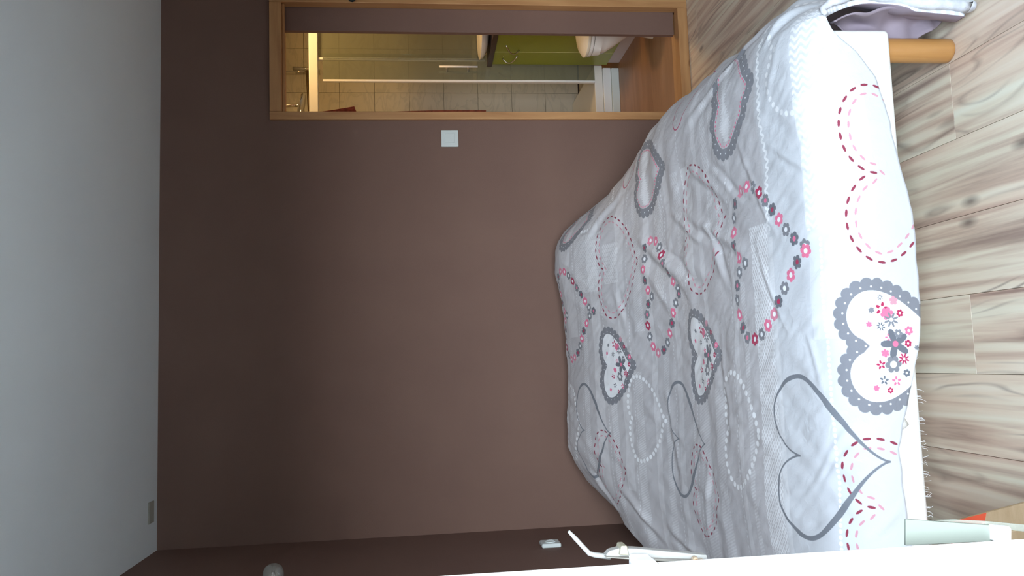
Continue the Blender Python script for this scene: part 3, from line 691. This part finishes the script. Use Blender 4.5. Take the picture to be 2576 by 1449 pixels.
# --- knit stripes, lace lines and beads
band(.29, 1.4, .178, .296, WHITE, .95, 'knit')
band(.03, .30, .16, .30, WHITE, .25)
band(.30, .62, .13, .30, WHITE, .45)
band(-.78, .34, .462, .552, WHITE, .75, 'net')
band(-.78, .30, .44, .462, WHITE, .35)
for k in np.arange(.32, 1.3, .0008):
    disc(k, .452+.006*math.sin(k*2*math.pi/.022), .0036, WHITE)
for k in np.arange(-.76, .27, .0135): disc(k, .262+.002*math.sin(k*11), .0045, WHITE, ru=.0052)
STR = [(.60,.625,-.78,.20,.30,'hatch'),(.66,.69,-.78,1.4,.30,None),(.74,.775,.30,1.4,.28,'hatch'),(.80,.86,-.78,-.10,.22,'hatch'),(.80,.84,.35,1.4,.36,'net'),(.88,.91,-.5,.9,.22,None),
 (.93,1.0,-.78,.02,.22,'hatch'),(.95,1.02,.25,.62,.34,None),(1.04,1.09,.05,.62,.30,'net'),(1.04,1.06,-.78,-.05,.3,'hatch'),(1.13,1.17,-.78,1.4,.24,None),(1.20,1.27,.20,.58,.40,'net'),
 (1.23,1.27,-.78,.0,.24,'hatch'),(1.31,1.35,-.78,1.4,.30,None),(1.38,1.44,.1,1.4,.26,'hatch'),(1.42,1.47,-.78,-.05,.30,'hatch'),(1.50,1.56,-.5,.9,.30,None),(1.54,1.64,.30,.46,.5,'net'),
 (1.60,1.64,-.78,.1,.32,'hatch'),(1.68,1.75,-.78,1.4,.30,None),(1.66,1.80,.28,.52,.42,'net'),(1.80,1.84,-.5,1.0,.32,'hatch'),(1.88,1.98,.1,1.4,.30,None),(2.02,2.06,-.78,.30,.45,None),(1.96,2.0,-.6,.1,.3,'hatch')]
for s0, s1, u0, u1, al, tx in STR: band(u0, u1, s0, s1, WHITE, al, tx)
for s0 in (.70, 1.02, 1.19, 1.48, 1.66, 1.86):
    for k in np.arange(-.76, 1.2, .014): disc(k, s0+.003*math.sin(k*9), .0022, WHITE, .55, ru=.0045)
# --- hearts
def bead_heart(*a, r=.0085, step=.0225):
    q, tg = resample(soft(heart(*a), .55), step)
    for p in q: disc(p[0], p[1], r, WHITE, ru=r*.95)
for a in ((-.212, .565, .745, .800, .168), (-.225, 1.28, 1.485, 1.53, .165), (-.27, 1.90, 2.02, 2.06, .165), (.765, .12, .315, .408, .185), (.655, 1.62, 1.80, 1.86, .12)):
    bead_heart(*a, r=.0085 if a[1] > .5 else .0075)
def dashed_heart(*a):
    H = heart(*a) if a[1] < .5 else soft(heart(*a), .62); q, tg = resample(H, .030)
    for p, t_ in zip(q, tg): capsule(p, t_, .0185, .0062, c(140, 50, 72))
    q, tg = resample(inset(H, .021), .029)
    for p, t_ in zip(q, tg): capsule(p, t_, .018, .0058, PALE)
for a in ((.41, -.10, .130, .198, .21), (.405, .72, .965, 1.03, .215), (.365, 1.39, 1.62, 1.685, .21), (-.35, -.06, .190, .250, .152), (-.43, .88, 1.05, 1.095, .15), (-.43, 1.56, 1.735, 1.785, .15)):
    dashed_heart(*a)
def thin_heart(*a, col=CRIM, wd=.0045):
    H = heart(*a, n=300); q, tg = resample(H, .004)
    for p in q: disc(p[0], p[1], wd/2, col)
thin_heart(.92, .86, 1.02, 1.06, .165); thin_heart(.82, 1.38, 1.52, 1.56, .14)
def scallop_heart(a, inner, kind):
    bw = .016 if kind == 'flowers' else .022
    H = soft(heart(*a), .85 if kind == 'flowers' else .72); fill(H, GREY)
    q, tg = resample(H, .0245)
    for p in q: disc(p[0], p[1], .0142, GREY)
    I = inset(H, bw)
    ql, tl = resample(inset(H, .007), .0245)
    for p in ql: disc(p[0], p[1], .0022, WHITE)
    fill(I, WHITE*.97 if kind == 'flowers' else MID*1.1)
    uc, tip, cl, top, hw = a
    if kind == 'stitch':
        r0 = region(uc-hw, uc+hw, cl-.075, cl+.0); n2 = inset(H, .024); fill(n2, MID*1.05)
        q, tg = resample(inset(H, .028), .0125)
        for p, t_ in zip(q, tg): capsule(p, t_, .0075, .0065, PINK)
        B = inset(H, .036); msk = B[(B[:, 1] > cl-.075)]
        for k in np.arange(-hw*.72, hw*.72, .0035):
            hgt = .010+.02*max(0, 1-abs(abs(k)-hw*.45)/(hw*.45)); disc(uc+k, cl-.035+.005*math.sin(k*700), hgt, WHITE, .5, ru=.002)
    else:
        L_ = cl-tip
        items = [(.58, .70, .17, CRIM, WHITE, 5, 1, .4), (.22, .88, .0, GREY, None, 6, 0, 0), (.50, .60, .17, PINK, WHITE, 6, 0, .0), (.70, .46, .12, PALE, None, 5, 0, 0), (.30, .74, .12, DGREY, WHITE, 8, 1, .3), (.40, .52, .20, GREY, WHITE, 8, 1, .25),
                 (.12, .60, .11, PINK, WHITE, 5, 1, .3), (.02, .48, .24, DGREY, PINK, 5, 1, .3), (.18, .40, .12, GREY, WHITE, 6, 0, .25), (-.12, .70, .11, PINK, None, 6, 0, 0), (-.30, .80, .12, CRIM, WHITE, 5, 1, .3), (-.30, .56, .22, GREY, WHITE, 6, 0, .4),
                 (-.22, .34, .15, CRIM, WHITE, 8, 1, .25), (.22, .18, .12, PINK, WHITE, 6, 0, .3), (-.54, .76, .12, DGREY, WHITE, 5, 1, .3), (-.56, .52, .13, PINK, WHITE, 5, 1, .3), (.02, .22, .10, CRIM, WHITE, 6, 0, .3), (-.05, .05, .07, GREY, None, 6, 0, 0),
                 (.56, .90, .08, GREY, None, 6, 0, 0), (-.66, .92, .08, PINK, None, 6, 0, 0), (-.44, .30, .10, DGREY, WHITE, 6, 0, .3), (.50, .34, .10, CRIM, WHITE, 6, 0, .3), (-.70, .66, .08, CRIM, WHITE, 6, 0, .3), (.76, .72, .08, GREY, WHITE, 8, 1, .3), (.34, .96, .08, PINK, None, 6, 0, 0)]
        for fu, fs, rr, col, ctr, n, pt, cr_ in items:
            u_, s_ = uc+fu*hw, tip+(fs if tip > 0 else .46+.52*fs)*L_
            if pt and rr > .2: 
                for k in range(5):
                    a_ = k*2*math.pi/5+.3; pu, ps = u_+math.cos(a_)*rr*hw*.55, s_+math.sin(a_)*rr*hw*.55; tg_ = np.array([math.cos(a_), math.sin(a_)]); capsule(np.array([pu, ps]), tg_, rr*hw*.95, rr*hw*.48, col)
                disc(u_, s_, rr*hw*.2, ctr)
            else: flower(u_, s_, rr*hw*.62, col, ctr if ctr is not None else col, n, rot=fu*9, cr=cr_, pointy=bool(pt), k=.2)
for a in ((.01, -.055, .175, .232, .145), (0, .80, 1.015, 1.055, .145), (-.025, 1.455, 1.655, 1.70, .145)): scallop_heart(a, None, 'flowers')
for a in ((.735, .475, .695, .748, .165), (.665, 1.13, 1.35, 1.40, .14), (.60, 1.76, 1.95, 2.0, .115)): scallop_heart(a, None, 'stitch')
def flower_heart(*a):
    q, tg = resample(heart(*a), .0415); cols = [(GREY, WHITE), (PINK, WHITE), (DGREY, CRIM), (PINK, WHITE), (GREY, WHITE), (DGREY, CRIM), (PALE*.5+PINK*.5, WHITE), (PINK, WHITE), (GREY, WHITE), (CRIM, WHITE), (GREY, PINK), (DGREY, CRIM), (PINK, WHITE), (GREY, WHITE), (DGREY, PINK)]
    for i, p in enumerate(q): flower(p[0], p[1], .0180, cols[i % 15][0], cols[i % 15][1], 6, rot=i*.7)
for a in ((.25, .290, .590, .655, .21), (.222, 1.09, 1.305, 1.355, .205), (.20, 1.73, 1.985, 2.04, .195)): flower_heart(*a)
def outline_heart(*a):
    H = heart(*a, n=500); q, tg = resample(H, .002); uc, tip, cl, top, hw = a; col = c(120, 126, 134)
    for p in q:
        f = max(0, 1-abs((p[1]-tip)/(cl-tip)-.45)/.55)*min(1, abs(p[0]-uc)/hw*1.6)
        g = .0035*max(0, 1-abs((p[1]-cl)/(top-cl+1e-6)-.2)/.9)*(abs(p[0]-uc) > hw*.3)
        disc(p[0], p[1], .0024+.0062*f+g, col)
for a in ((-.25, .142, .385, .485, .193), (-.278, .975, 1.175, 1.248, .192), (-.293, 1.66, 1.855, 1.925, .193)): outline_heart(*a)

im = bpy.data.images.new('quilt_print', TWp, THp, alpha=False, float_buffer=False)
v = np.clip(img, 0, 1); v = np.where(v <= .0031308, v*12.92, 1.055*np.power(v, 1/2.4)-.055)
px = np.ones((THp, TWp, 4), np.float32); px[..., :3] = v; im.pixels.foreach_set(px.reshape(-1)); im.update(); im.pack()
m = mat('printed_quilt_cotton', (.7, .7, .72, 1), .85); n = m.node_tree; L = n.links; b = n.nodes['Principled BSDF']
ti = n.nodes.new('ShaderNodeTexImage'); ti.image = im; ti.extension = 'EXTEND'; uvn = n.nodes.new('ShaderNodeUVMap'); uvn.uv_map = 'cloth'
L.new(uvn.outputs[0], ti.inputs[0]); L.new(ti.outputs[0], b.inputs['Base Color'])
b.inputs['Sheen Weight'].default_value = .15
t = n.nodes.new('ShaderNodeTexCoord'); nz = n.nodes.new('ShaderNodeTexNoise'); nz.inputs['Scale'].default_value = 38; nz.inputs['Detail'].default_value = 5; nz.inputs['Distortion'].default_value = .8
bp = n.nodes.new('ShaderNodeBump'); bp.inputs['Strength'].default_value = .35; bp.inputs['Distance'].default_value = .006
L.new(t.outputs['Object'], nz.inputs[0]); L.new(nz.outputs[0], bp.inputs['Height']); L.new(bp.outputs[0], b.inputs['Normal'])
me.materials.append(m); me.materials.append(M_lining)


# ------------------------------------------------------------------ cardboard box on the floor
cb = thing('cardboard_box', 'brown cardboard box with an orange end on the floor beside the bed foot', 'box')
CB0 = Vector((-.405, -1.885, 0)); e1 = Vector((.331, -.944, 0)); e2 = Vector((-.944, -.331, 0)); BH, BL, BW = .12, .46, .27
def cbp(a, b, z): p = CB0+e1*a+e2*b; return (p.x, p.y, z)
def slab(name, q, z0, z1, m, parent, bevel=.001):
    bm = bmesh.new(); lo = [bm.verts.new(cbp(a, b, z0)) for a, b in q]; hi = [bm.verts.new(cbp(a, b, z1)) for a, b in q]
    bm.faces.new(lo[::-1]); bm.faces.new(hi); k = len(q)
    for i in range(k): bm.faces.new((lo[i], lo[(i+1) % k], hi[(i+1) % k], hi[i]))
    return link(name, bm, m, parent, bevel=bevel)
slab('carton', [(0, 0), (BL, 0), (BL, BW), (0, BW)], 0.0005, BH, M_card, cb, .003)
slab('flap', [(.004, .003), (BL-.004, .003), (BL-.004, BW/2-.002), (.004, BW/2-.002)], BH+.0004, BH+.0035, M_card, cb)
slab('flap', [(.004, BW/2+.002), (BL-.004, BW/2+.002), (BL-.004, BW-.003), (.004, BW-.003)], BH+.0004, BH+.0035, M_card, cb)
slab('orange_print', [(.001, .0035), (.152, .0035), (.115, .05), (.06, .13), (.001, .13)], BH+.0036, BH+.0042, M_orange, cb, 0)['label'] = 'orange printed end'
slab('tape', [(.20, .052), (.215, .050), (BL-.002, .035), (BL-.002, .052)], BH+.0037, BH+.0042, M_tape, cb, 0)


# rolled hem of the quilt where its corner hangs to the floor
k0 = int((.80-U0)/(U1-U0)*(NU-1)); ks = list(range(k0, NU, 4))
pts = [Vector(P[0, k])+Vector((0, -.010, .004)) for k in ks]
rad = [.005+.011*min(1, i/8)*(1+.25*math.sin(i*1.3)) for i in range(len(ks))]
for p_, r_ in zip(pts, rad): p_.z = max(p_.z, r_+.002)
M_hem = noise_mat('white_knit_cotton', srgb(226, 230, 234), srgb(200, 203, 210), (40, 40, 40), 1, .9, .6, bscale=120)
tube('rolled_hem', pts, rad, M_hem, quilt, seg=12)['label'] = 'white knit patterned hem'

# mauve lining turned inwards below the rolled hem
A_ = [at(x, y, -1.955) for x, y in ((2103, 52), (2150, 34), (2210, 24), (2270, 22), (2330, 12), (2368, -6))]
B_ = [at(x, y, -1.885) for x, y in ((2106, 66), (2160, 96), (2240, 108), (2290, 106), (2338, 84), (2372, 50))]
def lin(a, b):
    k = min(int(a*5), 4); f = a*5-k; p = A_[k].lerp(A_[k+1], f); q = B_[k].lerp(B_[k+1], f)
    r = p.lerp(q, b); r.y += .035*math.sin(math.pi*b)+.006*math.sin(a*22+b*6); r.x += .02*math.sin(math.pi*b)+.004*math.sin(a*17-b*5)
    return (r.x, r.y, max(r.z, .008))
lf_ = sheet('lining_fold', lin, 30, 12, M_lining, quilt, thick=.004); lf_['label'] = 'mauve grey lining turned under at the corner'
